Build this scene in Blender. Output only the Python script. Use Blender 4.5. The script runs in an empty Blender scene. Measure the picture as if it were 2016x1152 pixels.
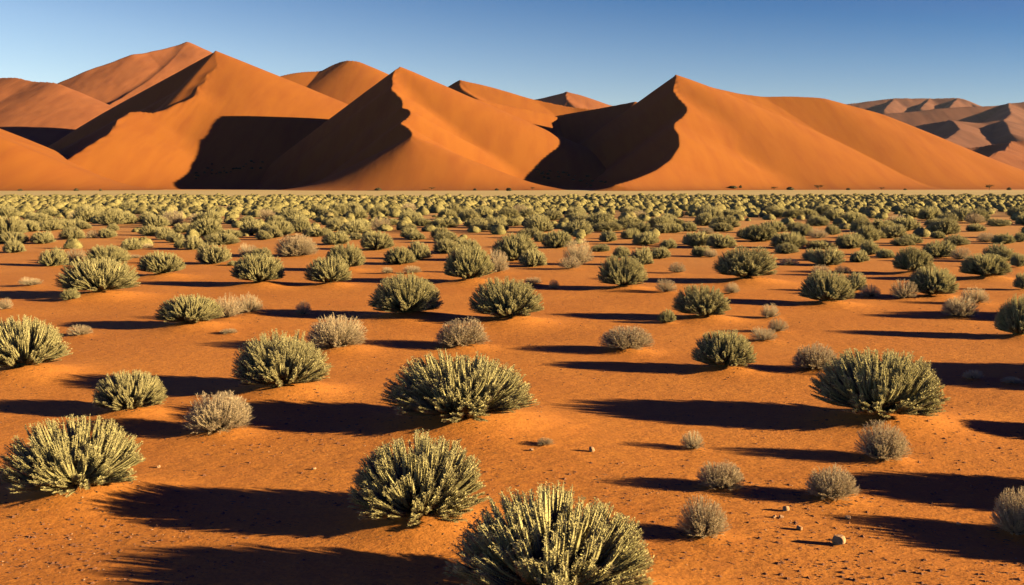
import bpy, math, random
import numpy as np
from mathutils import Vector
S = bpy.context.scene
C = S.collection

# ------------------------------------------------------------------ camera, sky, sun, exposure
W0, H0, FPX = 2016.0, 1152.0, 1960.0          # photograph frame and focal length in its pixels
HORIZON, CAMZ = 365.0, 2.8
PITCH = math.atan((H0/2-HORIZON)/FPX)
cd = bpy.data.cameras.new('camera'); cam = bpy.data.objects.new('camera', cd); C.objects.link(cam)
cd.sensor_width = 36; cd.lens = 36*FPX/W0; cd.clip_start = .1; cd.clip_end = 60000
cam.location = (0, 0, CAMZ); cam.rotation_euler = (math.pi/2-PITCH, 0, 0)
S.camera = cam
SUN_EL, SUN_AZ = 13.0, 103.0                   # degrees; azimuth clockwise from the view direction
w = bpy.data.worlds.new('World'); S.world = w; w.use_nodes = True
nt = w.node_tree; bg = nt.nodes['Background']
sky = nt.nodes.new('ShaderNodeTexSky'); sky.sky_type = 'NISHITA'; sky.sun_disc = False
sky.sun_elevation = math.radians(SUN_EL); sky.sun_rotation = math.radians(SUN_AZ)
sky.altitude = 900; sky.air_density = 1.0; sky.dust_density = 0; sky.ozone_density = 4
def wn(kind, op=None, *ins):
    nd = nt.nodes.new('ShaderNode'+kind)
    if op: nd.operation = op
    for i_, v in enumerate(ins):
        if hasattr(v, 'is_output'): nt.links.new(v, nd.inputs[i_])
        else: nd.inputs[i_].default_value = v
    return nd
sx = wn('SeparateXYZ', None, wn('TexCoord').outputs['Generated'])
rp = wn('ValToRGB', None, wn('Math', 'ADD', wn('Math', 'ABSOLUTE', sx.outputs[2]).outputs[0], wn('Math', 'MULTIPLY', sx.outputs[0], .14).outputs[0]).outputs[0])
r_ = rp.color_ramp; r_.elements.new(.5); r_.elements.new(.5)
for el, (p_, c_) in zip(r_.elements, ((0, (1.7, 1.25, 1.02)), (.09, (1.22, .98, .90)), (.20, (.33, .49, .66)), (.34, (.045, .02, .36)))):
    el.position = p_; el.color = (*c_, 1)  # last stop: unseen zenith, made dark violet to dim and tint the shade
mt = nt.nodes.new('ShaderNodeMix'); mt.data_type = 'RGBA'; mt.blend_type = 'MULTIPLY'; mt.inputs[0].default_value = 1
nt.links.new(sky.outputs[0], mt.inputs[6]); nt.links.new(rp.outputs[0], mt.inputs[7])
nt.links.new(mt.outputs[2], bg.inputs[0]); bg.inputs[1].default_value = .064
sl = bpy.data.lights.new('sun', 'SUN'); sl.energy = 5; sl.angle = math.radians(.5); sl.color = (1, .81, .44)
so = bpy.data.objects.new('sun', sl); C.objects.link(so)
a, e = math.radians(SUN_AZ), math.radians(SUN_EL)
SUNV = Vector((math.sin(a)*math.cos(e), math.cos(a)*math.cos(e), math.sin(e)))
so.rotation_euler = (-SUNV).to_track_quat('-Z', 'Y').to_euler()
so.location = (60, -20, 40)
S.view_settings.view_transform = 'Standard'; S.view_settings.look = 'None'
S.view_settings.exposure = 1.45; S.cycles.diffuse_bounces = 0; S.view_settings.gamma = 1

# ------------------------------------------------------------------ helpers
HAZE = .000010
rng = np.random.default_rng(7)
def ray(px, py):
    x, y, z = (px-W0/2)/FPX, 1.0, -(py-H0/2)/FPX
    c, s = math.cos(PITCH), math.sin(PITCH)
    return x, y*c+z*s, z*c-y*s
def at(px, py, Y):                              # point seen at a pixel, Y metres ahead
    x, y, z = ray(px, py); return np.array([x*Y/y, Y, CAMZ+z*Y/y])
def on_ground(px, py):
    x, y, z = ray(px, py); t = -CAMZ/z; return x*t, y*t
def prop(o, **k):
    for a_, b_ in k.items():
        if b_: o[a_] = b_
def vnoise(x, y, seed=0):                       # smooth value noise, -1..1
    xi, yi = np.floor(x).astype(np.int64), np.floor(y).astype(np.int64)
    fx, fy = x-xi, y-yi; fx = fx*fx*(3-2*fx); fy = fy*fy*(3-2*fy)
    def h(a, b):
        n = (a*374761393+b*668265263+seed*974634777) & 0x7fffffff
        n = ((n ^ (n >> 13))*1274126177) & 0x7fffffff
        n = ((n ^ (n >> 15))*2246822519) & 0x7fffffff
        return (n & 0xffff)/32767.5-1
    return (h(xi, yi)*(1-fx)+h(xi+1, yi)*fx)*(1-fy)+(h(xi, yi+1)*(1-fx)+h(xi+1, yi+1)*fx)*fy
def fbm(x, y, oct=4, seed=0):
    r = 0; a_ = 1; n = 0
    for i in range(oct):
        r = r+a_*vnoise(x*2**i+i*17.3, y*2**i-i*9.1, seed+i); n += a_; a_ *= .5
    return r/n
def mesh_np(name, V, F, mat, smooth=False, mats=None, fm=None):
    me = bpy.data.meshes.new(name); V = np.asarray(V, np.float32); F = np.asarray(F, np.int32)
    k = F.shape[1]; me.vertices.add(len(V)); me.vertices.foreach_set('co', V.ravel())
    me.loops.add(F.size); me.loops.foreach_set('vertex_index', F.ravel())
    me.polygons.add(len(F)); me.polygons.foreach_set('loop_start', np.arange(0, F.size, k, dtype=np.int32))
    me.polygons.foreach_set('loop_total', np.full(len(F), k, np.int32))
    me.polygons.foreach_set('use_smooth', np.full(len(F), smooth))
    for m in (mats or [mat]): me.materials.append(m)
    if fm is not None: me.polygons.foreach_set('material_index', np.asarray(fm, np.int32))
    me.update(calc_edges=True); me.validate(); return me
def obj(name, me, parent=None):
    o = bpy.data.objects.new(name, me); C.objects.link(o); o.parent = parent; return o
def grid_faces(nr, nc, wrap=False):
    i = np.arange(nr*nc).reshape(nr, nc)
    if wrap: i = np.concatenate([i, i[:, :1]], 1)
    return np.stack([i[:-1, :-1], i[:-1, 1:], i[1:, 1:], i[1:, :-1]], -1).reshape(-1, 4)

# ------------------------------------------------------------------ materials
class NB:
    def __init__(s, name):
        s.m = bpy.data.materials.new(name); s.m.use_nodes = True; s.t = s.m.node_tree
        s.b = s.t.nodes['Principled BSDF']; s.b.inputs['Specular IOR Level'].default_value = .15
        s.b.inputs['Roughness'].default_value = .95
    def n(s, kind, **k):
        nd = s.t.nodes.new('ShaderNode'+kind)
        for a_, v in k.items():
            if a_.startswith('_'): setattr(nd, a_[1:], v)
            else:
                i = nd.inputs[int(a_[1:])] if a_[0] == 'i' and a_[1:].isdigit() else nd.inputs[a_.replace('__', ' ')]
                if hasattr(v, 'is_output'): s.t.links.new(v, i)
                else: i.default_value = v
        return nd
    def ramp(s, fac, *stops, interp='LINEAR'):
        nd = s.n('ValToRGB', Fac=fac); r = nd.color_ramp; r.interpolation = interp
        while len(r.elements) < len(stops): r.elements.new(.5)
        for el, (p, c) in zip(r.elements, stops):
            el.position = p; el.color = (*c, 1) if not isinstance(c, (int, float)) else (c, c, c, 1)
        return nd.outputs[0]
    def mix(s, f, a_, b_, mode='MIX'):
        nd = s.t.nodes.new('ShaderNodeMix'); nd.data_type = 'RGBA'; nd.blend_type = mode
        for i, v in ((0, f), (6, a_), (7, b_)):
            if hasattr(v, 'is_output'): s.t.links.new(v, nd.inputs[i])
            else: nd.inputs[i].default_value = (*v, 1) if isinstance(v, tuple) else v
        return nd.outputs[2]
    def noise(s, vec, scale, detail=4, rough=.55):
        nd = s.n('TexNoise', Scale=scale, Detail=detail, Roughness=rough)
        if vec is not None: s.t.links.new(vec, nd.inputs['Vector'])
        return nd.outputs[0]
    def mapping(s, vec, scale=(1, 1, 1), rot=(0, 0, 0)):
        return s.n('Mapping', Vector=vec, Scale=scale, Rotation=rot).outputs[0]
    def bump(s, h, strength, dist, prev=None):
        nd = s.n('Bump', Height=h, Strength=strength, Distance=dist)
        if prev is not None: s.t.links.new(prev, nd.inputs['Normal'])
        return nd.outputs[0]
    def out(s, col, nrm=None):
        s.t.links.new(col, s.b.inputs['Base Color']) if hasattr(col, 'is_output') else None
        if nrm is not None: s.t.links.new(nrm, s.b.inputs['Normal'])
        return s.m
def dune_mat(name, c1, c2, c3, size=1.0, bump=1.0):
    N = NB(name); P = N.n('NewGeometry').outputs['Position']
    big = N.noise(P, .006/size, 5)
    streak = N.noise(N.mapping(P, (.10/size, .012/size, .03/size), (0, 0, .5)), 1.0, 6, .6)
    col = N.mix(N.ramp(big, (.35, 0), (.7, 1)), c1, c2)
    col = N.mix(N.ramp(streak, (.42, 0), (.70, .85)), col, c3)
    spk = N.noise(P, .35/size, 3)
    col = N.mix(N.ramp(spk, (.70, 0), (.78, .5)), col, tuple(x*.55 for x in c3))
    b = N.bump(streak, .5*bump, .5*size); b = N.bump(N.noise(P, .8/size, 4), .3*bump, .06*size, b)
    return N.out(col, b)
M_dune = dune_mat('orange_sand', (0.360, 0.116, 0.020), (0.321, 0.099, 0.018), (0.291, 0.083, 0.018))
M_dune2 = dune_mat('rust_sand', (0.337, 0.115, 0.044), (0.291, 0.098, 0.038), (0.245, 0.077, 0.032), 1.6, 1.6)
M_far = dune_mat('rose_sand', (0.260, 0.111, 0.065), (0.207, 0.084, 0.052), (0.153, 0.061, 0.042), 4, 1.5)

# ------------------------------------------------------------------ dunes
def resample(pts, step):
    pts = np.array(pts); d = np.r_[0, np.cumsum(np.linalg.norm(np.diff(pts, axis=0), axis=1))]
    n = max(2, int(d[-1]/step)); t = np.linspace(0, d[-1], n)
    P = np.stack([np.interp(t, d, pts[:, i]) for i in range(3)], 1)
    k = np.array([1, 2, 3, 2, 1.])/9                      # round the corners of the traced line a little
    Q = P.copy()
    for i in range(3 if n > 6 else 0): Q[2:-2, i] = np.convolve(P[:, i], k, 'valid')
    return Q
def dune(name, crests, px0, px1, y0, y1, nx, ny, mat, sR=.43, sL=.62, sF=.48, sB=.45, toe=4, step=2.0, rough=.5, base=0.0, seed=1, round_=0, ns=1.0, sFL=.8, sm=3.5):
    X = np.linspace((px0-W0/2)/FPX, (px1-W0/2)/FPX, nx); Y = y0*(y1/y0)**np.linspace(0, 1, ny)
    gy, gx = np.meshgrid(Y, X, indexing='ij'); gx = gx*gy
    wob = 1+.035*vnoise(gx/90, gy/140, seed)
    H = None
    for cr in crests:
        o = {}
        if isinstance(cr, tuple): cr, o = cr
        r_, l_, f_, b_, fl = o.get('sR', sR), o.get('sL', sL), o.get('sF', sF), o.get('sB', sB), o.get('sFL', sFL)
        h = np.full(gx.shape, -1e3)
        for q in resample([at(*p) for p in cr], step):
            dx, dy = gx-q[0], gy-q[1]; d2 = dx*dx+dy*dy+1e-6; d = np.sqrt(d2)
            k = np.clip(dx/d/.45+.15, 0, 1); ff = f_*k+max(fl, f_)*(1-k) if fl else f_
            s = (np.where(dx > 0, r_, l_)*dx*dx+np.where(dy < 0, ff, b_)*dy*dy)/d2
            dd = np.sqrt(d2+round_**2)-round_ if round_ else d
            np.maximum(h, q[2]-base-s*wob*dd, out=h)
        if H is None: H = h
        else: t_ = np.clip(sm-np.abs(H-h), 0, sm); H = np.maximum(H, h)+t_*t_/(4*sm)
    h = H
    h = toe*np.logaddexp(0, h/toe)                        # concave foot
    h += rough*fbm(gx/40/ns, gy/60/ns, 4, seed)*np.clip(h/12, 0, 1) - .6 + base
    V = np.stack([gx, gy, h], -1).reshape(-1, 3); F = grid_faces(ny, nx)
    keep = (V[F, 2].max(1) > base-.5); F = F[keep]
    u, inv = np.unique(F, return_inverse=True)
    o = obj(name, mesh_np(name, V[u], inv.reshape(-1, 4), mat, True)); o['kind'] = 'structure'; return o
def line(pts, Y0, Y1):                                    # spread depth by height in the picture
    ys = [p[1] for p in pts]; a_, b_ = ys[0], ys[-1]
    return [(x, y, Y0+(Y1-Y0)*(i/(len(pts)-1)*.4+.6*(y-a_)/(b_-a_))) for i, (x, y) in enumerate(pts)]
SKY = dict(sL=3, sFL=0, sF=.50)
# right dune: winding crest towards us, and the skyline running right
dune('dune', [
    (line([(1330, 147), (1329, 160), (1325, 176), (1335, 190), (1352, 207), (1353, 216), (1344, 228), (1328, 240), (1327, 250), (1336, 262), (1338, 285), (1320, 312)], 820, 615)
    + [(1292, 332, 580), (1250, 352, 545), (1212, 368, 515)], dict(sF=1.1, sFL=1.1, sL=.72)),
    ([(1330, 147, 820), (1345, 150, 824), (1400, 170, 830), (1450, 181, 838), (1500, 188, 845), (1560, 188, 850), (1620, 191, 850), (1650, 199, 850), (1700, 213, 850), (1735, 222, 850), (1780, 240, 850), (1850, 272, 850), (1950, 318, 840), (2050, 352, 830)], SKY),
    ([(1250, 198, 880), (1200, 208, 900), (1120, 222, 920), (1050, 234, 930), (1000, 239, 930), (960, 240, 925), (932, 236, 920)], dict(sFL=0)),
    ], 820, 2200, 500, 1150, 760, 420, M_dune, seed=3)
dune('dune', [
    (line([(787, 131), (777, 136), (772, 152), (774, 164), (769, 171), (780, 182), (791, 193), (793, 203), (791, 210), (805, 213), (809, 221), (801, 231), (787, 239), (803, 248), (811, 258), (811, 267)], 800, 640), dict(sF=1.1, sFL=1.1, sL=.74, sR=.56)),
    ([(811, 267, 640), (809, 272, 634)], dict(sF=.36, sFL=0, sL=.5, sR=.40)),
    ([(787, 131, 800), (800, 134, 806), (830, 147, 820), (880, 171, 850), (935, 193, 880), (1000, 206, 900), (1080, 222, 920)], dict(sL=3, sFL=0, sF=.66)),
    ], 200, 1250, 500, 1150, 700, 420, M_dune, seed=5)
dune('dune', [
    (line([(424, 100), (424, 117), (428, 129), (422, 137), (406, 147), (404, 161), (388, 170), (388, 181), (378, 191), (347, 202), (323, 214), (299, 220), (274, 217), (255, 218), (248, 225), (231, 234), (227, 244), (215, 260), (187, 277), (128, 315)], 970, 695), dict(sF=1.1, sFL=1.1)),
    ([(424, 100, 970), (440, 107, 980), (480, 124, 1000), (535, 152, 1030), (600, 182, 1060), (660, 200, 1090)], SKY),
    ], -150, 900, 560, 1450, 740, 420, M_dune, sL=.56, sR=.40, seed=8)
dune('dune', [[(-420, 90, 700), (-200, 192, 640), (-60, 248, 600), (-20, 266, 592)]], -500, 420, 470, 900, 420, 260, M_dune, sR=.44, seed=11, round_=6)
# second rank
dune('dune', [[(535, 153, 1190), (560, 146, 1205), (590, 140, 1220), (637, 138, 1240), (650, 129, 1248), (672, 120, 1260), (690, 117, 1250), (712, 122, 1250), (755, 146, 1240), (820, 185, 1230)]], 380, 1000, 900, 1600, 420, 220, M_dune, seed=13, step=4, sFL=0, sF=.4)
dune('dune', [line([(905, 157), (904, 165), (908, 173), (922, 182), (937, 191)], 1150, 1080), [(905, 157, 1150), (925, 160, 1150), (960, 168, 1150), (1050, 194, 1150), (1120, 209, 1140), (1170, 214, 1130), (1230, 224, 1110)]],
    780, 1400, 850, 1500, 420, 220, M_dune, seed=15, step=4)
dune('dune', [[(368, 82, 1700), (352, 104, 1640), (333, 124, 1580), (300, 152, 1500), (240, 190, 1400), (185, 222, 1300)],
    [(368, 82, 1700), (345, 88, 1680), (290, 104, 1620), (262, 106, 1590), (190, 131, 1530), (115, 161, 1470), (40, 200, 1430)],
    [(368, 82, 1700), (385, 88, 1705), (412, 106, 1720), (470, 140, 1740)]], -50, 620, 1150, 2300, 460, 300, M_dune2, sF=.45, sFL=0, seed=17, step=2.5, rough=3, ns=1.5)
dune('dune', [[(-300, 120, 1300), (-60, 158, 1270), (0, 152, 1260), (30, 150, 1250), (70, 159, 1235), (115, 161, 1220), (150, 186, 1200), (185, 212, 1180)]], -450, 300, 900, 1800, 380, 220, M_dune2, sF=.36, sFL=0, seed=19, step=5, rough=3, ns=1.5)
dune('dune', [line([(1115, 180), (1113, 190), (1118, 198)], 2400, 2300), [(1115, 180, 2400), (1135, 183, 2400), (1200, 206, 2400), (1260, 222, 2350)], [(1115, 180, 2400), (1060, 193, 2500), (1000, 206, 2600)]],
    900, 1400, 2000, 3200, 300, 160, M_dune2, seed=21, step=8)
# far right: mesa and rolling hills
dune('hills', [([(1640, 214, 5200), (1665, 205, 5200), (1720, 196, 5200), (1760, 193, 5200), (1830, 193, 5200), (1892, 191, 5150), (1910, 199, 5100), (1930, 209, 5000)], dict(sF=.45)),
    [(1760, 194, 5200), (1740, 215, 4900)], [(1830, 193, 5200), (1812, 212, 4950)], [(1885, 192, 5150), (1868, 212, 4900)]],
    1540, 2100, 4200, 6000, 360, 160, M_far, toe=20, step=14, rough=15, ns=5, sFL=0, seed=23)
dune('hills', [[(1740, 224, 3900), (1850, 214, 3900), (1925, 210, 3900), (1960, 207, 3900), (1985, 202, 3900), (2040, 199, 3900), (2200, 190, 3900)],
    [(1985, 202, 3900), (1990, 225, 3550), (1960, 246, 3300)], [(2100, 198, 3900), (2120, 225, 3500), (2090, 250, 3200)]],
    1560, 2400, 2900, 5000, 420, 200, M_far, toe=14, step=12, rough=11, ns=6, sFL=0, seed=25)
dune('hills', [[(1700, 262, 2900), (1800, 250, 2900), (1870, 236, 2850), (1930, 240, 2850), (1975, 236, 2850), (2060, 246, 2850), (2200, 236, 2850)],
    [(1870, 236, 2850), (1890, 256, 2600), (1860, 274, 2400)], [(1975, 236, 2850), (1990, 262, 2500)]],
    1600, 2400, 2000, 3600, 420, 200, M_far, toe=10, step=10, rough=11, ns=5, sFL=0, seed=27, sF=.3)
dune('hills', [[(1780, 292, 1700), (1850, 287, 1700), (1920, 290, 1680), (1990, 281, 1660), (2100, 278, 1650), (2200, 290, 1640)], [(1990, 281, 1660), (1975, 296, 1500), (1930, 318, 1350)]],
    1650, 2400, 1100, 2300, 420, 200, M_dune2, toe=6, step=6, rough=7, ns=3, sFL=0, seed=29, sF=.3)

# ------------------------------------------------------------------ vegetation and ground materials
def leaf_mat(name, c1, c2, c3, trans=.3):
    N = NB(name); N.b.inputs['Specular IOR Level'].default_value = .03
    P = N.n('NewGeometry').outputs['Position']; oi = N.n('ObjectInfo').outputs['Random']
    col = N.mix(N.ramp(N.noise(P, 3.0, 3), (.38, 0), (.66, 1)), c1, c2)
    f = N.n('Math', _operation='MULTIPLY', i0=oi, i1=.55).outputs[0]
    col = N.mix(f, col, c3)
    col = N.mix(N.ramp(N.noise(P, 55.0, 2), (.3, .2), (.6, 0)), col, tuple(x*.6 for x in c1))
    tr = N.n('BsdfTranslucent', Color=col); mx = N.n('MixShader', i0=trans, i1=N.b.outputs[0], i2=tr.outputs[0])
    N.out(col); N.t.links.new(mx.outputs[0], N.t.nodes['Material Output'].inputs[0]); return N.m
M_leaf = leaf_mat('sage_leaf', (.72, .60, .275), (.62, .52, .225), (.74, .60, .29))
M_core = leaf_mat('sage_stem', (.46, .37, .15), (.38, .31, .12), (.48, .36, .15), 0.0)
M_dry = leaf_mat('dry_twig', (.84, .62, .37), (.74, .53, .31), (.85, .63, .38), .35)
M_drycore = leaf_mat('dry_wood', (.26, .17, .10), (.20, .13, .08), (.30, .20, .12), 0)
M_bark = leaf_mat('bark', (.20, .12, .07), (.14, .085, .05), (.24, .14, .08), 0)
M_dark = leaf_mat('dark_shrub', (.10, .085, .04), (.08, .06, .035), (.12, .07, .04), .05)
def scrub_mat():
    N = NB('scrub_leaf'); P = N.n('NewGeometry').outputs['Position']
    col = N.mix(N.ramp(N.noise(P, .55, 3), (.40, 0), (.62, 1)), (.34, .275, .105), (.28, .225, .085))
    col = N.mix(N.ramp(N.noise(P, .23, 2), (.55, 0), (.68, .6)), col, (.34, .245, .11))
    col = N.mix(N.ramp(N.noise(P, 6, 4, .7), (.38, .5), (.58, 0)), col, (.18, .14, .055))
    return N.out(col, N.bump(N.noise(P, 8, 4, .7), .35, .08))
M_scrub = scrub_mat()
def ground_mat():
    N = NB('red_earth'); P = N.n('NewGeometry').outputs['Position']
    sep = N.n('SeparateXYZ', Vector=P)
    col = N.mix(N.ramp(N.noise(P, .35, 6, .62), (.38, 0), (.62, 1)), (0.747, 0.270, 0.046), (0.631, 0.212, 0.035))
    col = N.mix(N.ramp(N.noise(N.mapping(P, (1, 1.6, 1)), 1.1, 6, .65), (.42, 0), (.75, .6)), col, (0.681, 0.237, 0.048))
    col = N.mix(N.ramp(N.noise(P, 7, 5, .7), (.44, 0), (.68, .42)), col, (0.481, 0.149, 0.035))
    vo = N.n('TexVoronoi', Vector=P, Scale=22.0, Randomness=1.0); dn = N.noise(P, 2.2, 3)
    dot = N.n('Math', _operation='LESS_THAN', i0=vo.outputs['Distance'], i1=N.ramp(dn, (.42, .0), (.75, .24))).outputs[0]
    col = N.mix(N.ramp(N.noise(P, 28, 4, .75), (.46, 0), (.66, .42)), col, (0.332, 0.100, 0.029)); col = N.mix(N.ramp(N.noise(P, 60, 3, .7), (.56, 0), (.70, .5)), col, (0.788, 0.349, 0.100)); col = N.mix(dot, col, (0.108, 0.042, 0.025))
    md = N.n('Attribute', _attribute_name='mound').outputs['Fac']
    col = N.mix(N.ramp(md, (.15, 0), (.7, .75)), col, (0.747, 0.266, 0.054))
    wob = N.n('Math', _operation='MULTIPLY', i0=N.noise(P, .02, 4), i1=.12).outputs[0]
    t = N.n('MapRange', i0=sep.outputs[1], i1=0.0, i2=600.0).outputs[0]
    t = N.n('Math', _operation='ADD', i0=t, i1=wob).outputs[0]
    far = N.ramp(t, (.10, 0), (.28, .75), (.40, 1))
    band = N.mix(N.ramp(N.noise(N.mapping(P, (.006, .03, 1)), 1, 5), (.35, 0), (.65, 1)), (0.70, 0.50, 0.22), (0.60, 0.43, 0.19))
    col = N.mix(far, col, band)
    t2 = N.ramp(N.n('MapRange', i0=sep.outputs[1], i1=450.0, i2=900.0).outputs[0], (.25, 0), (.5, 1))
    col = N.mix(t2, col, (0.664, 0.232, 0.066))
    b = N.bump(N.noise(N.mapping(P, (1, 1.8, 1), (0, 0, .35)), 4.5, 6, .62), .5, .04); b = N.bump(N.noise(P, 32, 5, .7), .5, .010, b)
    return N.out(col, b)
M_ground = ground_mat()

# ------------------------------------------------------------------ bush builders (unit width, unit height)
def rot_frames(D):
    up = np.where(np.abs(D[:, 2:3]) > .9, [[1., 0, 0]], [[0., 0, 1]])
    A = np.cross(D, up); A /= np.linalg.norm(A, axis=1, keepdims=True)+1e-9
    return A, np.cross(D, A)
def bez(p0, p1, p2, t): return (1-t)**2*p0+2*t*(1-t)*p1+t*t*p2
def stalks(R, ncl, per, spread, low=.02, flat=1.0, lob=.10):
    """paths of the branches: clusters of plumes fanned over a dome, base near the origin"""
    out = []
    ga = math.pi*(3-math.sqrt(5)); ph0 = R.uniform(0, 6)
    for i in range(ncl):
        zc = low+(1-low)*((i+.5)/ncl)**.9; th = i*ga+ph0+R.normal(0, .15); el = math.asin(min(1, zc))
        L = 1+lob*vnoise(np.array([math.cos(th)*1.7+5+ph0]), np.array([math.sin(th)*1.7+el*1.3]), 3)[0]+R.normal(0, .022)
        bx, by = R.normal(0, .035, 2)
        for j in range(per):
            t2 = th+R.normal(0, spread)/max(.35, math.cos(el)); e2 = min(1.5, max(-.02, el+R.normal(0, spread*.8)))
            r = L*(1-abs(R.normal(0, .07))) if j else L
            tip = np.array([.5*r*math.cos(e2)**.8*math.cos(t2)*flat, .5*r*math.cos(e2)**.8*math.sin(t2), r*(.15+.85*math.sin(e2))])
            p0 = np.array([bx, by, 0.02]); p1 = np.array([tip[0]*.62+bx*.4, tip[1]*.62+by*.4, tip[2]*.30+.03])
            out.append((p0, p1, tip, r))
    return out
def tube(path, rad, k=4):
    n = len(path); D = np.gradient(path, axis=0); D /= np.linalg.norm(D, axis=1, keepdims=True)+1e-9
    A, B = rot_frames(D); an = np.arange(k)/k*2*math.pi
    V = path[:, None]+rad[:, None, None]*(np.cos(an)[None, :, None]*A[:, None]+np.sin(an)[None, :, None]*B[:, None])
    F = grid_faces(n, k, True); return V.reshape(-1, 3), F
def join(parts):
    Vs, Fs, n = [], [], 0
    for V, F in parts: Vs.append(V); Fs.append(F+n); n += len(V)
    return np.concatenate(Vs), np.concatenate(Fs)
def make_bush(seed, ncl=64, per=8, leaves=60, ll=.027, lw=.0085, pr=.017, t0=.45, aspect=.6, spread=.075, core=True, lob=.1):
    """sage bush: foliage = tapering plumes set with narrow leaves; stems = bare branches under them"""
    R = np.random.default_rng(seed); fol, st = [], []
    az = aspect
    for i, (p0, p1, p2, r) in enumerate(stalks(R, ncl, per, spread, lob=lob)):
        ts = max(.15, t0+R.normal(0, .10))
        if core:
            t = np.linspace(ts, 1, 6)[:, None]; path = bez(p0, p1, p2, t)
            prof = np.array([.35, .7, .8, .7, .4, .04])*pr*R.uniform(.7, 1.25)
            fol.append(tube(path*[1, 1, 1], prof, 4))
        n = leaves; t = (ts-.03+(1.0-ts+.03)*R.uniform(0, 1, n)**.85)[:, None]
        P = bez(p0, p1, p2, t); D = bez(p0, p1, p2, t+.01)-P; D /= np.linalg.norm(D, axis=1, keepdims=True)
        A, B = rot_frames(D); an = R.uniform(0, 2*math.pi, (n, 1)); out = np.cos(an)*A+np.sin(an)*B
        u = (t-ts)/(1-ts); w_ = pr*np.clip(1.15-np.abs(u-.4)*1.25, .12, 1)
        ax = D+out*R.uniform(.3, 1.0, (n, 1)); ax /= np.linalg.norm(ax, axis=1, keepdims=True)
        sd = np.cross(ax, out); sd /= np.linalg.norm(sd, axis=1, keepdims=True)+1e-9
        sd = sd+out*R.normal(0, .45, (n, 1))
        b_ = P+out*w_*R.uniform(.3, .9, (n, 1)); l = ll*R.uniform(.6, 1.3, (n, 1))
        V = np.stack([b_, b_+ax*l*.55+sd*lw*.5, b_+ax*l, b_+ax*l*.45-sd*lw*.5], 1).reshape(-1, 3)
        fol.append((V, np.arange(4*n).reshape(n, 4)))
        if i % 3 == 0:
            t = np.linspace(0, ts+.05, 5)[:, None]; st.append(tube(bez(p0, p1, p2, t)+R.normal(0, .004, (5, 3)), np.linspace(.011, .005, 5)))
    for k in range(5):                                     # bare lower branches and root flare
        th = R.uniform(0, 6.3); L = R.uniform(.08, .2)
        t = np.linspace(0, 1, 5)[:, None]; d = np.array([math.cos(th), math.sin(th), 0])
        st.append(tube(bez(np.array([0, 0, .12]), d*L*.5+[0, 0, .06], d*L+[0, 0, -.03], t), np.linspace(.014, .006, 5)))
    return join(fol), join(st)
def make_dry(seed, n=640, leaves=15, lob=.16):
    """dry bush: a ball of fine forking twigs"""
    R = np.random.default_rng(seed); fol, st = [], []
    for i, (p0, p1, p2, r) in enumerate(stalks(R, n//5, 5, .10, lob=lob)):
        t = np.linspace(.35, 1, 4)[:, None]; fol.append(tube(bez(p0, p1, p2, t)+R.normal(0, .006, (4, 3)), np.linspace(.0045, .002, 4), 3))
        m = leaves*2; t = R.uniform(.42, 1, (m, 1)); P = bez(p0, p1, p2, t); D = bez(p0, p1, p2, t+.01)-P; D /= np.linalg.norm(D, axis=1, keepdims=True)
        ax = D+R.normal(0, .42, (m, 3)); ax /= np.linalg.norm(ax, axis=1, keepdims=True)
        l = R.uniform(.03, .085, (m, 1)); sd = np.cross(ax, R.normal(0, 1, (m, 3))); sd /= np.linalg.norm(sd, axis=1, keepdims=True)
        V = np.stack([P-sd*.0030, P+sd*.0030, P+ax*l*.6+sd*.0032, P+ax*l], 1).reshape(-1, 3)
        fol.append((V, np.arange(4*m).reshape(m, 4)))
        if i % 5 == 0: t = np.linspace(0, .5, 4)[:, None]; st.append(tube(bez(p0, p1, p2, t), np.linspace(.012, .005, 4), 4))
    return join(fol), join(st)
def two(name, pr, m1, m2):
    (V1, F1), (V2, F2) = pr
    return (mesh_np('foliage', V1, F1, m1), mesh_np('stems', V2, F2, m2))
GREEN = [two('b', make_bush(100+i, ncl=112+8*(i % 3), per=7, t0=[.40, .46, .36][i % 3], leaves=115, lw=.0060, ll=.022, pr=.0160, spread=.058, lob=.08), M_leaf, M_core) for i in range(8)]
DRY = [two('d', make_dry(200+i), M_dry, M_drycore) for i in range(4)]
def single(pr, m1, m2):
    (V1, F1), (V2, F2) = pr; V, F = join([(V1, F1), (V2, F2)])
    return mesh_np('bush', V, F, None, mats=[m1, m2], fm=np.r_[np.zeros(len(F1)), np.ones(len(F2))])
MID = [single(make_bush(300+i, 84, 6, 36, .042, .012, .019, lob=.20), M_leaf, M_core) for i in range(8)]
MIDRY = [single(make_dry(350+i, 300, 12), M_dry, M_drycore) for i in range(3)]

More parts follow.
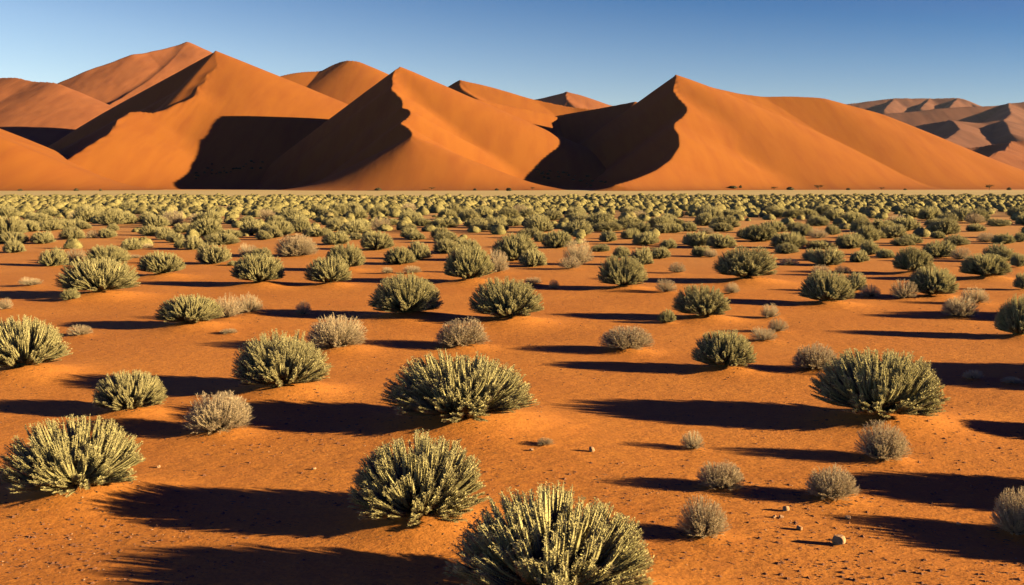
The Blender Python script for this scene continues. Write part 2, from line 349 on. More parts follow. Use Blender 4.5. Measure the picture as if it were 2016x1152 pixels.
# ------------------------------------------------------------------ catalogue of the bushes: kind, base x, base y, width, height in the photograph, label
# g = green sage bush, d = dry grey-brown bush
FG = [
 ('g', 1085, 1215, 412, 248, 'largest sage-green bush, cut off by the bottom edge of the photo'),
 ('g', 820, 1050, 284, 196, 'big dome-shaped sage bush with dark left side, just left above the largest bush'),
 ('g', 908, 853, 286, 150, 'wide flat-topped sage bush on a bright sand mound in the centre foreground'),
 ('g', 152, 988, 262, 170, 'big sage bush standing alone in the lower left corner'),
 ('g', 1730, 845, 264, 158, 'big spiky sage bush on the right with a dry grey bush at its foot'),
 ('g', 555, 782, 190, 128, 'sage bush with bare twisted base, up and left of the wide flat-topped bush'),
 ('g', 45, 745, 176, 124, 'large sage bush cut by the left edge of the photo'),
 ('g', 258, 820, 140, 94, 'neat round sage bush above the lower left corner bush'),
 ('d', 430, 860, 126, 92, 'fuzzy grey-brown dry bush right of the neat round sage bush'),
 ('d', 665, 695, 120, 76, 'pale grey-green shrub with feathery top behind the bush with bare twisted base'),
 ('d', 908, 688, 110, 62, 'round grey dry bush directly behind the wide flat-topped sage bush'),
 ('d', 1232, 696, 96, 48, 'low grey dry bush casting a thin shadow, right of the image centre'),
 ('g', 1425, 738, 124, 92, 'compact round sage bush left of the big spiky bush on the right'),
 ('d', 1603, 736, 92, 52, 'brownish dry bush between the compact round sage bush and the big spiky one'),
 ('d', 1740, 914, 96, 74, 'grey dry bush at the foot of the big spiky sage bush'),
 ('d', 1364, 890, 46, 40, 'small pale tuft of dry twigs alone on open sand right of the wide bush'),
 ('d', 1420, 970, 86, 54, 'low dry bush below the small pale tuft'),
 ('d', 1635, 992, 104, 76, 'straw-grey dry bush standing in a long shadow on the right foreground'),
 ('d', 1386, 1070, 90, 78, 'ball-shaped straw-coloured dry bush nearest the camera, right of the largest sage bush'),
 ('d', 2002, 1058, 92, 96, 'grey dry bush cut by the right edge in the lower right corner'),
 ('d', 158, 663, 46, 22, 'small scraggly brown tuft on open sand near the left edge bush'),
 ('d', 1504, 674, 50, 28, 'loose straggle of pale twigs behind the compact round sage bush'),
 ('d', 1530, 655, 40, 28, 'little grey dry bush beside the straggle of pale twigs'),
 ('d', 1915, 748, 36, 20, 'tiny round brown tuft right of the big spiky sage bush'),
 ('d', 1992, 757, 40, 14, 'flat brown tuft near the right edge, beside the tiny round one'),
 ('d', 1072, 886, 34, 16, 'sparse dry sprig on the sand at the right of the wide flat-topped bush'),
 ('g', 2008, 672, 88, 86, 'shaded sage bush half cut by the right edge of the photo'),
 ('d', 8, 612, 30, 24, 'small grey dry bush at the left edge above the large cut-off bush'),
 ('d', 450, 661, 32, 10, 'tiny low sprig beside the pair of merged bushes on the left'),
]
OFF = [('g', 2290, 770, 300, 170), ('g', 2190, 1000, 260, 150), ('g', 2330, 1110, 280, 150), ('g', 2200, 640, 170, 110), ('g', 2120, 860, 150, 60)]
Z4 = """g 565 645 430 245;g 395 655 100 65;g 918 520 245 135;g 300 450 140 110;d 430 425 120 85;g 615 440 230 120;g 1215 445 170 125;g 1470 575 285 175;g 1860 575 245 165;
d 1680 398 215 130;g 1955 485 210 150;g 1075 812 372 195;d 1285 765 150 140;d 1415 730 158 112;d 1720 735 90 85;d 175 565 120 50;g 80 375 110 80;g 70 325 180 75;g 240 325 130 82;
g 415 300 130 78;g 745 360 110 70;d 840 345 60 30;d 770 402 60 24;g 1100 360 110 85;g 1020 350 60 55;g 1250 330 200 75;d 1410 395 110 80;g 1480 398 100 60;g 1330 445 80 30;
g 610 290 90 60;d 525 290 70 50;g 640 250 70 50;g 850 275 110 65;g 935 300 100 80;g 995 315 90 60;g 1130 270 120 75;g 1300 290 150 55;g 1420 275 130 90;g 1490 300 90 60;g 1550 292 100 80;
g 1610 257 115 65;g 1710 262 100 90;g 1800 282 150 60;g 1900 330 150 85;g 1900 252 110 80;g 155 245 140 60;g 195 200 80 60;g 285 250 120 70;g 380 242 110 60;g 470 240 90 50;g 240 190 110 45;g 90 250 80 40;g 30 250 80 50"""
Z5 = """g 345 765 424 280;g 915 785 420 275;g 695 562 275 208;d 860 500 130 140;g 310 442 180 112;g 415 412 150 110;g 175 362 190 120;g 60 300 80 45;g 955 430 240 170;g 1065 458 150 105;
g 580 378 140 90;g 690 372 150 90;g 540 300 110 80;d 1320 452 170 160;d 1270 472 130 75;g 1200 352 180 110;g 1570 595 262 192;g 1675 450 140 110;g 1570 400 95 70;g 1445 365 100 45;
d 1880 490 95 65;d 1820 607 112 80;d 240 495 70 40;d 380 495 100 45;d 1060 557 110 42;d 1185 578 60 55;g 1820 770 92 76;g 1700 330 160 78;g 1780 406 120 72;g 1830 350 90 60;
g 1310 277 160 90;g 1490 312 100 70;g 1480 252 180 60;g 1040 290 130 60;g 1110 310 90 60;g 1960 330 90 80;g 260 215 90 40;g 360 252 90 50;g 400 302 100 50;g 440 222 90 50;g 550 232 150 60;g 740 232 130 60;g 850 225 130 60;g 950 222 80 50;g 1660 262 130 70;g 1800 262 130 60;g 1860 222 130 50;g 1950 252 90 60"""
Z6 = """g 435 557 362 222;g 190 762 322 218;g 890 682 282 190;d 575 745 112 86;d 360 612 92 66;d 862 500 112 60;d 990 490 90 46;g 1050 600 120 112;d 1145 626 120 76;g 1380 502 212 152;
g 1490 636 262 176;d 1335 640 142 116;g 1790 536 272 140;d 1740 666 152 96;d 1645 746 182 118;g 2010 590 90 100;g 900 452 170 112;g 830 420 130 75;d 680 445 115 46;g 680 352 190 102;
g 300 352 150 92;g 160 342 140 92;g 180 396 110 72;d 240 400 72 60;g 1030 352 150 92;g 1140 386 100 92;g 1080 430 112 72;g 1230 402 92 60;g 1530 402 170 102;g 1440 422 112 62;d 1660 412 120 76;
g 1870 432 170 112;g 1985 462 82 82;g 860 350 150 52;g 1270 292 160 82;g 1150 292 150 60;g 1330 332 120 50;g 1630 332 130 66;d 1800 312 110 62;g 1900 322 120 62;g 1990 312 70 62;g 1530 292 80 46;
g 1340 252 150 82;g 590 262 150 76;g 450 292 130 72;g 300 252 130 56;d 215 266 80 46;g 720 252 110 60;d 850 292 110 62;g 930 272 80 62;g 40 262 90 62;g 120 252 80 52;g 1500 222 100 50;g 1740 252 100 50;g 1870 222 120 50"""
SP = {  # hand-written labels for the middle-distance bushes that stand out
 (Z4, 0): 'large left sage bush with dark left half and a small bush at its foot',
 (Z4, 1): 'small olive bush at the shaded foot of the large left sage bush',
 (Z4, 2): 'oval pale-green bush right behind the large left sage bush',
 (Z4, 6): 'round bush on a short bare base above the row of three left bushes',
 (Z4, 7): 'round sage bush casting a long dark shadow to the oval pale-green bush',
 (Z4, 8): 'small round sage bush left of the pair of big bushes near the centre',
 (Z4, 9): 'greyish dense bush behind the gap between the two round bushes left of centre',
 (Z4, 10): 'tall pale-green bush just behind the small round sage bush left of centre',
 (Z4, 11): 'wide pale sage bush merged with a brown bush on its right side',
 (Z4, 12): 'brownish dry bush growing against the right side of the wide pale sage bush',
 (Z4, 13): 'grey-brown dry bush just right of the merged pair',
 (Z4, 14): 'little upright dry sprig at the end of a long shadow, left of centre',
 (Z4, 15): 'low dim tuft inside the shadow left of the large left sage bush',
 (Z5, 0): 'left one of the two big sage bushes near the centre, pale with drooping right side',
 (Z5, 1): 'right one of the two big sage bushes near the centre, with dark left side',
 (Z5, 2): 'tall olive bush just behind the two big central sage bushes',
 (Z5, 3): 'grey-green bush leaning against the right side of the tall olive bush',
 (Z5, 16): 'round umbrella-like bush on a bare forked trunk, right of centre',
 (Z5, 13): 'tall grey-brown dry bush behind the open sand right of centre',
 (Z5, 14): 'low dark brown dry bush at the foot of the tall grey-brown one',
 (Z5, 21): 'small grey bush left of the bush with the dark hollow, right of the umbrella-like bush',
 (Z5, 20): 'small brown-green tuft behind the open sand right of the umbrella-like bush',
 (Z5, 25): 'tiny mushroom-shaped sprig on open sand at the centre',
 (Z5, 26): 'small yellow-green tuft at the left foot of the bush with the dark hollow',
 (Z6, 0): 'broad fan-shaped bush with dark left half and visible branches, right of centre',
 (Z6, 1): 'large round sage bush with a dark hollow at its left, below the fan-shaped bush',
 (Z6, 2): 'olive bush with dense dark base right of the broad fan-shaped bush',
 (Z6, 3): 'small pale green tuft between long shadows right of the bush with the dark hollow',
 (Z6, 10): 'wide olive bush with thick dark stem at right, beside a grey-brown bush',
 (Z6, 11): 'grey-brown dry bush at the left foot of the wide olive bush with thick dark stem',
 (Z6, 12): 'broad dark-sided bush near the right edge, above the pair of grey dry bushes',
 (Z6, 13): 'back one of the pair of grey dry bushes near the right edge',
 (Z6, 14): 'front one of the pair of grey dry bushes near the right edge',
 (Z6, 15): 'dark shaded bush cut by the right edge, behind the shaded sage bush',
 (Z6, 7): 'pale green bush touching the right side of the olive bush with dense dark base',
 (Z6, 8): 'brown dry bush at the right end of the clump with the dense dark-based bush',
}
ALL = [[k, x, y, w_, h_, lab] for k, x, y, w_, h_, lab in FG]
for zt, ox in ((Z4, 0), (Z5, 680), (Z6, 1316)):
    for i, r in enumerate(zt.replace('\n', '').split(';')):
        k, x, y, w_, h_ = r.split(); x, y, w_, h_ = map(float, (x, y, w_, h_))
        ALL.append([k, ox+x/2.88, 370+y/2.88, w_/2.88, h_/2.88, SP.get((zt, i))])
ALL += [[k, x, y, w_, h_, None] for k, x, y, w_, h_ in OFF]
NCAT = len(ALL)-len(OFF)
items = []                                                # kind, X, Y, width, height, label
for k, px, py, w_, h_, lab in ALL:
    X, Y = on_ground(px, py-h_*.10); m = math.hypot(1, 0)*Y/FPX
    items.append(dict(k=k, X=X, Y=Y, W=w_*m*(1.08 if w_ < 100 else 1.02), H=h_*m*(.93 if w_ < 100 else .80), lab=lab, px=px, py=py, w=w_, cat=True))
# the rest of the plain: scattered scrub, denser with distance
pts = np.array([(i['X'], i['Y'], i['W']) for i in items])
cell = {}
def near(X, Y, r, gap):
    cx, cy = int(X//2), int(Y//2)
    for a_ in range(cx-1, cx+2):
        for b_ in range(cy-1, cy+2):
            for (x, y, q) in cell.get((a_, b_), ()):
                if (x-X)**2+(y-Y)**2 < (gap*(r+q))**2: return True
    return False
for x, y, q in pts: cell.setdefault((int(x//2), int(y//2)), []).append((x, y, q))
scat = []
R = np.random.default_rng(42)
for ya, yb, dens in ((40, 52, 1/50), (52, 68, 1/17), (68, 85, 1/8.5), (85, 110, 1/5.5), (110, 140, 1/4.5), (140, 175, 1/3.6), (175, 208, 1/3.3)):
    want = int(.62*(yb*yb-ya*ya)*dens)
    for _ in range(want*6):
        Y = math.sqrt(R.uniform(ya**2, yb**2)); X = R.uniform(-.62, .62)*Y
        nz = float(vnoise(np.array([X/9]), np.array([Y/22]), 5)[0])
        if R.uniform() > .6+.4*nz: continue
        Wd = R.uniform(.8, 2.0)*(1 if R.uniform() > .3 else .55)
        if Y > 110: Wd *= .85
        if near(X, Y, Wd, .50): continue
        cell.setdefault((int(X//2), int(Y//2)), []).append((X, Y, Wd)); scat.append((X, Y, Wd, Wd*R.uniform(.42, .62)))
        want -= 1
        if want <= 0: break
scat.sort(key=lambda t: -t[2]/t[1]*(abs(t[0]) < .52*t[1]))
nind = 300-NCAT-len(OFF)-2
for X, Y, Wd, Hd in scat[:nind]:
    if abs(X) > .52*Y: continue
    d = R.uniform() < .12
    items.append(dict(k='d' if d else 'g', X=X, Y=Y, W=Wd, H=Hd, lab=None, px=W0/2+X/Y*FPX, py=HORIZON+CAMZ/Y*FPX, w=Wd/Y*FPX, cat=False))
rest = scat[nind:]

# ------------------------------------------------------------------ ground: one sheet, fine near the camera
mounds = [(i['X'], i['Y'], i['W'], i['k']) for i in items if i['Y'] < 34]
def ground_z(x, y):
    r = np.hypot(x, y); z = .05*fbm(x/5, y/5, 3, 31)*np.clip(1-r/120, 0, 1)+.010*fbm(x/.7, y/.7, 3, 33)*np.clip(1-r/40, 0, 1)
    for (a_, b_, W, k) in mounds:
        d2 = ((x-a_-.12*W)/(.62*W))**2+((y-b_+.05*W)/(.55*W))**2
        z = z+(.085 if k == 'g' else .065)*W*np.exp(-d2*1.6)
    return z
th = np.radians(np.r_[np.linspace(-180, -36, 40)[:-1], np.linspace(-36, 36, 1150), np.linspace(36, 180, 40)[1:-1]])
rr = np.r_[.3, np.geomspace(1.2, 3.4, 12)[:-1], 1/np.linspace(1/3.4, 1/60, 520), np.geomspace(62, 45000, 70)]
rg, tg = np.meshgrid(rr, th, indexing='ij'); gx, gy = rg*np.sin(tg), rg*np.cos(tg)
gz = np.zeros_like(gx); mk = rg < 130; gz[mk] = ground_z(gx[mk], gy[mk])
F = grid_faces(len(rr), len(th), True)[:, ::-1]
i0 = np.arange(len(th)); V = np.concatenate([np.stack([gx, gy, gz], -1).reshape(-1, 3), [[0, 0, 0]]])
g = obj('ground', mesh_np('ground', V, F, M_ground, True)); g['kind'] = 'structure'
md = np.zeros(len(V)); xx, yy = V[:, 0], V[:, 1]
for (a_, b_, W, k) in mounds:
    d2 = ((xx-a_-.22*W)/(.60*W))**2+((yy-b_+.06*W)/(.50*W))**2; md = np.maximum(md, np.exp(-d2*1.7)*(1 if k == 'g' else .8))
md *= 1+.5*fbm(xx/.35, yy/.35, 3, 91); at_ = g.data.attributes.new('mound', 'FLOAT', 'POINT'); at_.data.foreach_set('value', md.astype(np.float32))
def gz1(x, y): return float(ground_z(np.array([x]), np.array([y]))[0])

# ------------------------------------------------------------------ place the bushes
heroes = [i for i in items if i['lab']]
def compass(i, h):
    dx, dy = i['px']-h['px'], h['py']-i['py']
    if abs(dx) > 2.2*abs(dy): return 'right of' if dx > 0 else 'left of'
    v = 'behind' if dy > 0 else 'in front of'
    if abs(dx) < .5*abs(dy): return v
    return v+' and '+('right' if dx > 0 else 'left')+' of'
SHORT = {(Z4, 0): 'large left sage bush', (Z4, 2): 'oval pale-green left bush', (Z4, 9): 'greyish dense bush left of centre', (Z4, 10): 'tall pale-green bush left of centre', (Z5, 2): 'tall olive central bush',
 (Z5, 13): 'tall grey-brown dry bush', (Z6, 0): 'broad fan-shaped bush', (Z6, 2): 'olive bush with dense dark base', (Z6, 10): 'wide thick-stemmed olive bush', (Z6, 12): 'broad dark-sided bush near right edge', (Z4, 6): 'round bush on a bare base', (Z5, 16): 'umbrella-like bush'}
for (zt, n_), sname in SHORT.items():
    for h in heroes:
        if h['lab'] == SP[(zt, n_)]: h['short'] = sname
anch = [h for h in heroes if h.get('short')]
seen = {}
ORD = ['', 'second ', 'third ', 'fourth ', 'fifth ', 'sixth ', 'seventh ', 'eighth ', 'ninth ', 'tenth ', 'eleventh ', 'twelfth ']
def dist(i, h): return math.hypot(i['px']-h['px'], (i['py']-h['py'])*2)
todo = []
for i in items:
    if i['lab'] or not i['cat'] or i['py'] < 448 or not (0 <= i['px'] <= 2016): continue
    h = min(anch, key=lambda q: dist(i, q)); todo.append((dist(i, h), i, h))
for _, i, h in sorted(todo, key=lambda t: t[0]):
    k = (h['short'], compass(i, h), i['k']); n_ = seen.get(k, 0); seen[k] = n_+1
    kind = 'brownish dry bush' if i['k'] == 'd' else 'olive-green bush'
    i['lab'] = '%s%s %s the %s' % (ORD[min(n_, 11)]+'nearest ' if n_ else 'nearest ', kind, k[1], h['short'])
LM = [(130, 'the left edge'), (330, 'the low left ridge'), (500, 'the tall left peak'), (680, 'the dark hollow between the dunes'), (880, 'the middle peak'), (1080, 'the middle dune\'s right foot'), (1270, 'the dark slope of the right dune'),
 (1420, 'the right peak'), (1600, 'the flat skyline of the right dune'), (1800, 'the right dune\'s long slope'), (2100, 'the far hills at right')]
def band(i): return next(n_ for x, n_ in LM if i['px'] < x)
cnt = {}; OFFL = ['large', 'wide', 'big low', 'tall', 'small', 'dense', 'ragged', 'leafy', 'narrow', 'lopsided', 'thin', 'dark']
for i in sorted(items, key=lambda q: -q['py']):
    if not 0 <= i['px'] <= 2016 and not i['lab']: i['lab'] = OFFL.pop(0)+' sage bush beyond the right edge, seen only by its shadow'; i['off'] = 1
    if i['lab']: continue
    k = (band(i), i['k']); cnt[k] = c_ = cnt.get(k, 0)+1
    i['lab'] = 'small %s bush below %s, %s from the front' % ('olive' if i['k'] == 'g' else 'brownish dry', k[0], (ORD[c_-1].strip() or 'first') if c_ <= 12 else '%dth' % c_)
    i['small'] = 1
used = set(); protos = {}
def place_bush(n, i):
    g_ = i['k'] == 'g'; small = i['w'] < 62
    kind = 'bush' if g_ else 'dry_bush'
    z = gz1(i['X'], i['Y'])-.01; Rn = random.Random(n*7+3); rz = Rn.uniform(0, 6.28)
    if small:
        me = Rn.choice(MID if g_ else MIDRY); o = obj(kind, me)
    else:
        f, s_ = (GREEN if g_ else DRY)[n % (8 if g_ else 4)]
        if id(f) not in protos:
            o = obj(kind, None); obj('foliage', f, o); obj('stems', s_, o); protos[id(f)] = o
        else:
            src = protos[id(f)]; o = src.copy(); C.objects.link(o)
            for ch in src.children:
                c = ch.copy(); C.objects.link(c); c.parent = o
    o.location = (i['X'], i['Y'], z); o.rotation_euler = (0, 0, rz)
    o.scale = (i['W']*Rn.uniform(.96, 1.04), i['W'], i['H'])
    o['category'] = 'bush'
    o['label'] = i['lab']; len(i['lab'].split()) <= 16 or open('/tmp/long.txt', 'a').write(i['lab']+'\n')
    o['group'] = 'bushes beyond the right edge' if i.get('off') else ('sage bushes' if g_ else 'dry bushes')+(' of the crowded scrub' if i.get('small') else ' on the open sand')
for n, i in enumerate(items): place_bush(n, i)

# ------------------------------------------------------------------ the scrub beyond the 300th bush: stuff
def tuft(seed, n, ll, lw, k=10):
    """low bush for the distance: a lumpy rounded body bristling with leaf clumps"""
    R = np.random.default_rng(seed); fol = []; ph = R.uniform(0, 6, 4)
    def rad(th, el): return 1+.13*np.sin(2*th+ph[0])*np.cos(el)+.10*np.sin(3*th+ph[1]+2*el)+.07*np.sin(5*th+ph[2]-3*el)
    th = R.uniform(0, 6.28, n); el = np.arcsin(R.uniform(-.05, 1, n)); r = rad(th, el)+R.normal(0, .04, n)
    D = np.stack([np.cos(el)*np.cos(th), np.cos(el)*np.sin(th), np.sin(el)], 1)
    P = D*r[:, None]*[.44, .44, .74]+[0, 0, .14]; ax = D*[1, 1, .8]+R.normal(0, .25, (n, 3))+[0, 0, .6]; ax /= np.linalg.norm(ax, axis=1, keepdims=True)
    sd = np.cross(ax, D)+R.normal(0, .3, (n, 3)); sd /= np.linalg.norm(sd, axis=1, keepdims=True)
    P = P-ax*ll*.6*[.6, .6, 1]
    V = np.stack([P-sd*lw*.35, P+ax*ll*.5-sd*lw*.5, P+ax*ll, P+ax*ll*.5+sd*lw*.5], 1).reshape(-1, 3)
    fol.append((V, np.arange(4*n).reshape(n, 4)))
    a8 = np.arange(k)/k*2*math.pi; rows = [-.25, .1, .45, .85, 1.25, 1.5]; C_ = []
    for e_ in rows:
        rr_ = rad(a8, np.full(k, e_))*R.uniform(.93, 1.07, k); C_.append(np.stack([np.cos(e_)*np.cos(a8)*.43*rr_*(.7 if e_ < 0 else 1), np.cos(e_)*np.sin(a8)*.43*rr_*(.7 if e_ < 0 else 1), np.sin(e_)*.72*rr_+.14], -1))
    C_ = np.array(C_); C_[0, :, 2] = 0; C_ += R.normal(0, .012, C_.shape); fol.append((C_.reshape(-1, 3), grid_faces(len(rows), k, True)))
    return join(fol)
def merged(name, places, protos_, mat, label):
    Vs, Fs, n = [], [], 0; R = np.random.default_rng(9)
    P = np.array(places); ch = R.integers(0, len(protos_), len(P)); an = R.uniform(0, 6.28, len(P))
    for k, (V, F) in enumerate(protos_):
        q = P[ch == k]; a_ = an[ch == k]
        if not len(q): continue
        c, s_ = np.cos(a_)[:, None], np.sin(a_)[:, None]
        x = (V[None, :, 0]*c-V[None, :, 1]*s_)*q[:, 2:3]+q[:, 0:1]; y = (V[None, :, 0]*s_+V[None, :, 1]*c)*q[:, 2:3]+q[:, 1:2]; z = V[None, :, 2]*q[:, 3:4]+np.zeros_like(x)-.02
        Vs.append(np.stack([x, y, z], -1).reshape(-1, 3)); Fs.append((F[None]+(np.arange(len(q))*len(V))[:, None, None]+n).reshape(-1, 4)); n += len(V)*len(q)
    o = obj(name, mesh_np(name, np.concatenate(Vs), np.concatenate(Fs), mat, True)); o['kind'] = 'stuff'; o['label'] = label; o['category'] = 'scrub'; return o
near_s = [t for t in rest if t[1] < 125]; far_s = [t for t in rest if t[1] >= 125]
R = np.random.default_rng(77)
Y = np.sqrt(R.uniform(200**2, 260**2, 4200)); X = R.uniform(-.62, .62, len(Y))*Y; keep = (Y+22*fbm(X/40, Y/30, 3, 2) < 222+24*R.normal(0, .5, len(Y)))
Wd = R.uniform(.8, 1.9, len(Y)); far2 = np.stack([X, Y, Wd, Wd*R.uniform(.35, .6, len(Y))], 1)[keep]
merged('scrub', near_s, [tuft(500+i, 420, .11, .022, 14) for i in range(6)], M_scrub, 'olive scrub bushes crowding the middle of the plain')
merged('scrub', [tuple(t) for t in far_s]+[tuple(t) for t in far2], [tuft(520+i, 64, .16, .05, 9) for i in range(5)], M_scrub, 'dense low scrub covering the far part of the plain')
# dark bushes in the shaded valleys between the dunes
bpy.context.view_layer.update(); dg = bpy.context.evaluated_depsgraph_get()
def drop(x, y, top=400.):
    hit, loc, *_ = S.ray_cast(dg, Vector((x, y, top)), Vector((0, 0, -1))); return loc.z if hit else 0
def sight(px, py):                                        # the sand seen at a pixel
    d = Vector(ray(px, py)).normalized(); hit, loc, *_ = S.ray_cast(dg, Vector((0, 0, CAMZ)), d); return loc if hit else None
V_ = []
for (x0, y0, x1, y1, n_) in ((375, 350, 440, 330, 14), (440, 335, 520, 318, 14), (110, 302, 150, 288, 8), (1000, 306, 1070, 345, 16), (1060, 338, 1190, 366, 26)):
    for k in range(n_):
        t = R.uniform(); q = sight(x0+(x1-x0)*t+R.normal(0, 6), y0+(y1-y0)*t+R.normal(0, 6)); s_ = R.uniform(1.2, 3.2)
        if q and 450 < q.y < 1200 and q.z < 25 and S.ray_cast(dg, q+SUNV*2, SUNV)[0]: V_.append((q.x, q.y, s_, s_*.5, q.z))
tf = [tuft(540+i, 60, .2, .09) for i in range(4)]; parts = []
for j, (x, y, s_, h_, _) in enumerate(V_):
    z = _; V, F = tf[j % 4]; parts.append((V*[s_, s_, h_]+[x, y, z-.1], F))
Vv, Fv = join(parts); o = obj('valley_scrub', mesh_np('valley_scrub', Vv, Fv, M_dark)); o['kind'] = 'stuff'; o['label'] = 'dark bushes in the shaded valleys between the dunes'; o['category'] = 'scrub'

# ------------------------------------------------------------------ camelthorn trees and shrubs along the foot of the dunes
def far_tree(seed):
    R = np.random.default_rng(seed); st = []; fol = []
    top = np.array([R.uniform(-.1, .1), 0, .55]); t = np.linspace(0, 1, 5)[:, None]
    st.append(tube(bez(np.zeros(3), np.array([.04, 0, .25]), top, t), np.linspace(.035, .02, 5), 6))
    for k in range(9):
        th = k*2.4+R.uniform(-.3, .3); e_ = np.array([math.cos(th)*R.uniform(.2, .42), math.sin(th)*R.uniform(.2, .42), R.uniform(.6, .9)])
        st.append(tube(bez(top*R.uniform(.5, 1), (top+e_)/2+[0, 0, .06], e_, t), np.linspace(.018, .006, 5), 4))
        n = 34; P = e_+R.normal(0, 1, (n, 3))*[.11, .11, .055]; ax = R.normal(0, 1, (n, 3)); ax /= np.linalg.norm(ax, axis=1, keepdims=True)
        sd = np.cross(ax, R.normal(0, 1, (n, 3))); sd /= np.linalg.norm(sd, axis=1, keepdims=True)
        fol.append((np.stack([P, P+ax*.06+sd*.025, P+ax*.12, P+ax*.06-sd*.025], 1).reshape(-1, 3), np.arange(4*n).reshape(n, 4)))
    return join(st), join(fol)
TREES = []
for k in range(3):
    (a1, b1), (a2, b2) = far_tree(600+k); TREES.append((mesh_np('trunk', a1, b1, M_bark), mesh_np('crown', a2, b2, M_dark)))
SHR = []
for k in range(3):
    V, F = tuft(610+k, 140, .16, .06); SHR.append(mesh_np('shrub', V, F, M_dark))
TL = [(1611, 371, 17, 9, 't', 'biggest dark tree at the foot of the right dune'), (1555, 372, 15, 6, 's', 'low dark shrub just left of the biggest tree under the right dune'), (1524, 371, 14, 6, 't', 'small flat tree two places left of the biggest tree under the right dune'),
 (1442, 372, 20, 5, 's', 'wide low shrub at the foot of the right dune, leftmost of its row'), (1458, 371, 6, 5, 's', 'tiny shrub touching the wide low shrub under the right dune'), (1670, 370, 9, 4, 's', 'small dark shrub right of the biggest tree under the right dune'), (1736, 368, 10, 5, 't', 'lone little tree under the right slope of the right dune'),
 (1782, 369, 7, 3, 's', 'tiny shrub between the lone little tree and the far right tree'), (1948, 367, 16, 10, 't', 'double-crowned dark tree at the far right foot of the dune'), (1987, 367, 9, 5, 's', 'small shrub right of the double-crowned tree'),
 (744, 376, 16, 5, 's', 'dark low shrub at the left foot of the middle dune'), (850, 375, 13, 5, 't', 'small flat tree below the nose of the middle dune'), (935, 376, 8, 4, 's', 'tiny shrub at the foot of the middle dune, left of the green one'), (978, 376, 9, 4, 's', 'dark little shrub just left of the green one under the middle dune'), (1002, 377, 14, 6, 's', 'greenest shrub at the foot of the middle dune'),
 (1049, 375, 9, 5, 't', 'small dark tree at the right foot of the middle dune'), (150, 377, 12, 5, 's', 'small dark shrub at the foot of the left edge dune'), (40, 377, 12, 4, 's', 'low shrub at the far left foot of the left edge dune'), (198, 377, 7, 4, 's', 'tiny shrub right of the small dark one under the left edge dune')]
for n, (px, py, w_, h_, k, lab) in enumerate(TL):
    hit = sight(px, py-1); X, Y = (hit.x, hit.y) if hit and hit.y < 900 else on_ground(px, py)
    if Y > 620: X, Y = X*600/Y, 600
    z = drop(X, Y); m = Y/FPX
    if k == 't':
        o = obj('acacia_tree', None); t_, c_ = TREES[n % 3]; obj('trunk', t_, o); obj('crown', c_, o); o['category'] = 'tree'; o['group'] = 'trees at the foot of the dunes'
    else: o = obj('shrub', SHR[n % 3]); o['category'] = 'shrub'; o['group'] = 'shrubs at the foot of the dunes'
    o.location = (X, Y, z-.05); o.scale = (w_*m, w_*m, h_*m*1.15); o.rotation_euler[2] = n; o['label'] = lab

# ------------------------------------------------------------------ stones and litter
def stone_mat(name, c1, c2):
    N = NB(name); P = N.n('NewGeometry').outputs['Position']
    return N.out(N.mix(N.ramp(N.noise(P, 30, 4), (.35, 0), (.65, 1)), c1, c2), N.bump(N.noise(P, 60, 4), .6, .01))
M_pale = stone_mat('pale_stone', (.60, .34, .19), (.50, .26, .13)); M_grit = stone_mat('dark_grit', (.16, .07, .04), (.26, .11, .06)); M_litter = stone_mat('litter', (.13, .07, .04), (.22, .12, .07))
def rock(seed, blocky=False):
    R = np.random.default_rng(seed); bpy_bm = None
    import bmesh
    bm = bmesh.new(); bmesh.ops.create_icosphere(bm, subdivisions=3, radius=.5)
    for pl in range(9 if blocky else 6):                    # knock flat facets off
        n_ = Vector(R.normal(0, 1, 3)).normalized(); c_ = R.uniform(.27, .40)
        for v in bm.verts:
            d = v.co.dot(n_)-c_
            if d > 0: v.co -= n_*d
    for v in bm.verts: v.co += Vector(R.normal(0, .008, 3))
    me = bpy.data.meshes.new('stone'); bm.to_mesh(me); bm.free(); me.materials.append(M_pale); return me
RK = [rock(1, True), rock(2), rock(3), rock(4)]
for n, (px, py, w_, h_, lab) in enumerate([(1650, 1077, 26, 26, 'largest blocky pinkish stone with a long shadow in the lower right foreground'), (1547, 1010, 13, 13, 'pale stone behind and left of the blocky one'), (1575, 1048, 14, 11, 'rounded orange stone between the blocky stone and the pale one behind it'),
    (1524, 1024, 8, 6, 'left one of two tiny pale stones beside the ball-shaped dry bush'), (1538, 1024, 9, 6, 'right one of two tiny pale stones beside the ball-shaped dry bush'), (1669, 1024, 11, 8, 'small pale stone at the shadow edge above the blocky stone'), (1165, 895, 12, 12, 'pale stone on open sand right of the wide flat-topped bush'),
    (312, 920, 7, 6, 'small pale stone right of the lower left sage bush'), (618, 927, 9, 5, 'small whitish stone on the sand between the lower left and dome-shaped bushes'), (1047, 895, 9, 6, 'small stone on the mound of the wide flat-topped bush'), (1887, 1030, 10, 6, 'pale chip lying in the shadow left of the corner dry bush')]):
    X, Y = on_ground(px, py); m = Y/FPX; o = obj('stone', RK[0 if n == 0 else 1+n % 3])
    o.location = (X, Y, gz1(X, Y)+h_*m*.40); o.scale = (w_*m*1.1, w_*m*1.1, h_*m*1.15); o.rotation_euler = (0, 0, n*1.3+.5)
    o['category'] = 'stone'; o['label'] = lab; o['group'] = 'pale stones on the sand'
R = np.random.default_rng(5)
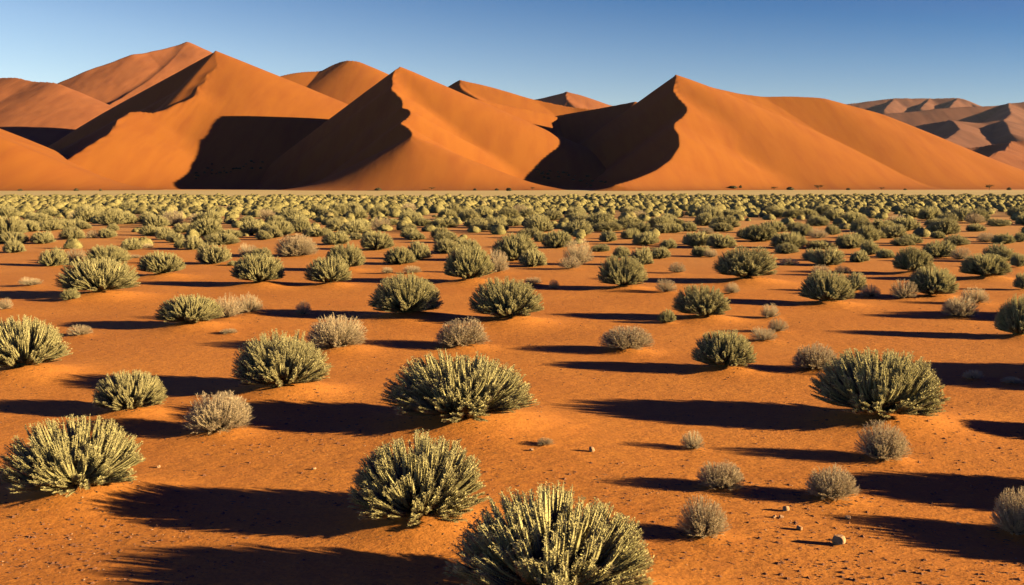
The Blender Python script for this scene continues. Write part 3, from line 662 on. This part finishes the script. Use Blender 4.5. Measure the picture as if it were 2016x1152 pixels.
def chips(n, seed, near_b=False):
    R = np.random.default_rng(seed); Y = 1/R.uniform(1/36, 1/4.2, n); X = R.uniform(-.6, .6, n)*Y
    dens = fbm(X/1.3, Y/1.3, 3, 61)*1.6+.5*fbm(X/5, Y/5, 2, 62); k = R.uniform(-.5, 1, n) < dens+.15; X, Y = X[k], Y[k]
    if near_b:                                            # fallen bits caught round the bushes
        for (a_, b_, W, kk) in mounds:
            m = int(110*W); r_ = np.abs(R.normal(0, .38, m))*W+.08; t_ = R.uniform(0, 6.28, m); X = np.r_[X, a_+r_*np.cos(t_)]; Y = np.r_[Y, b_-.05*W+r_*np.sin(t_)]
    return X, Y
base = np.array([(1, 0, 0), (.3, .9, .1), (-.8, .6, 0), (-.9, -.5, .05), (.2, -1, 0), (.2, .1, .9), (-.3, -.1, .8)])
tri = np.array([(0, 1, 5, 5), (1, 2, 6, 5), (2, 3, 6, 6), (3, 4, 5, 6), (4, 0, 5, 5)])
def scatter(name, n, seed, smin, smax, flat, mat, lab, el=1.0):
    X, Y = chips(n, seed, el > 1); m = len(X); R = np.random.default_rng(seed+1)
    s_ = smin*(smax/smin)**(R.uniform(0, 1, m)**2.2); a_ = R.uniform(0, 6.28, m) if el == 1 else R.normal(-.5, .5, m); Z = ground_z(X, Y)
    B = base[None]*R.uniform(.6, 1.3, (m, 7, 3))*np.stack([s_*el, s_, s_*flat], -1)[:, None]
    c, t = np.cos(a_)[:, None], np.sin(a_)[:, None]
    V = np.stack([B[..., 0]*c-B[..., 1]*t+X[:, None], B[..., 0]*t+B[..., 1]*c+Y[:, None], B[..., 2]+Z[:, None]-.001], -1).reshape(-1, 3)
    T = np.array([(0, 1, 5), (1, 2, 6), (1, 6, 5), (2, 3, 6), (3, 4, 6), (4, 5, 6), (4, 0, 5)])
    F = (T[None]+(np.arange(m)*7)[:, None, None]).reshape(-1, 3)
    o = obj(name, mesh_np(name, V, F, mat)); o['kind'] = 'stuff'; o['label'] = lab; o['category'] = 'gravel'
scatter('pebbles', 30000, 71, .005, .027, .6, M_grit, 'dark pebbles and droppings strewn over the red sand')
scatter('litter', 6000, 73, .005, .014, .4, M_litter, 'dry leaf and twig litter scattered on the sand', 3.2)
scatter('pale_grit', 4500, 75, .003, .015, .6, M_pale, 'small pale grit scattered on the sand')

# ------------------------------------------------------------------ air: faint desert haze
hb = NB('haze_air'); hb.t.nodes.remove(hb.b); pv = hb.n('VolumePrincipled', Density=HAZE, Anisotropy=.3); pv.inputs['Color'].default_value = (.80, .88, 1, 1)
hb.t.links.new(pv.outputs[0], hb.t.nodes['Material Output'].inputs['Volume'])
x0, x1, y0, y1, z0, z1 = -9000, 9000, -2000, 9000, -3, 700
Vh = [(x, y, z) for z in (z0, z1) for y in (y0, y1) for x in (x0, x1)]
o = obj('haze', mesh_np('haze', Vh, [(0, 2, 3, 1), (4, 5, 7, 6), (0, 1, 5, 4), (2, 6, 7, 3), (0, 4, 6, 2), (1, 3, 7, 5)], hb.m)); o['kind'] = 'stuff'; o['label'] = 'thin haze in the desert air'; o['category'] = 'haze'
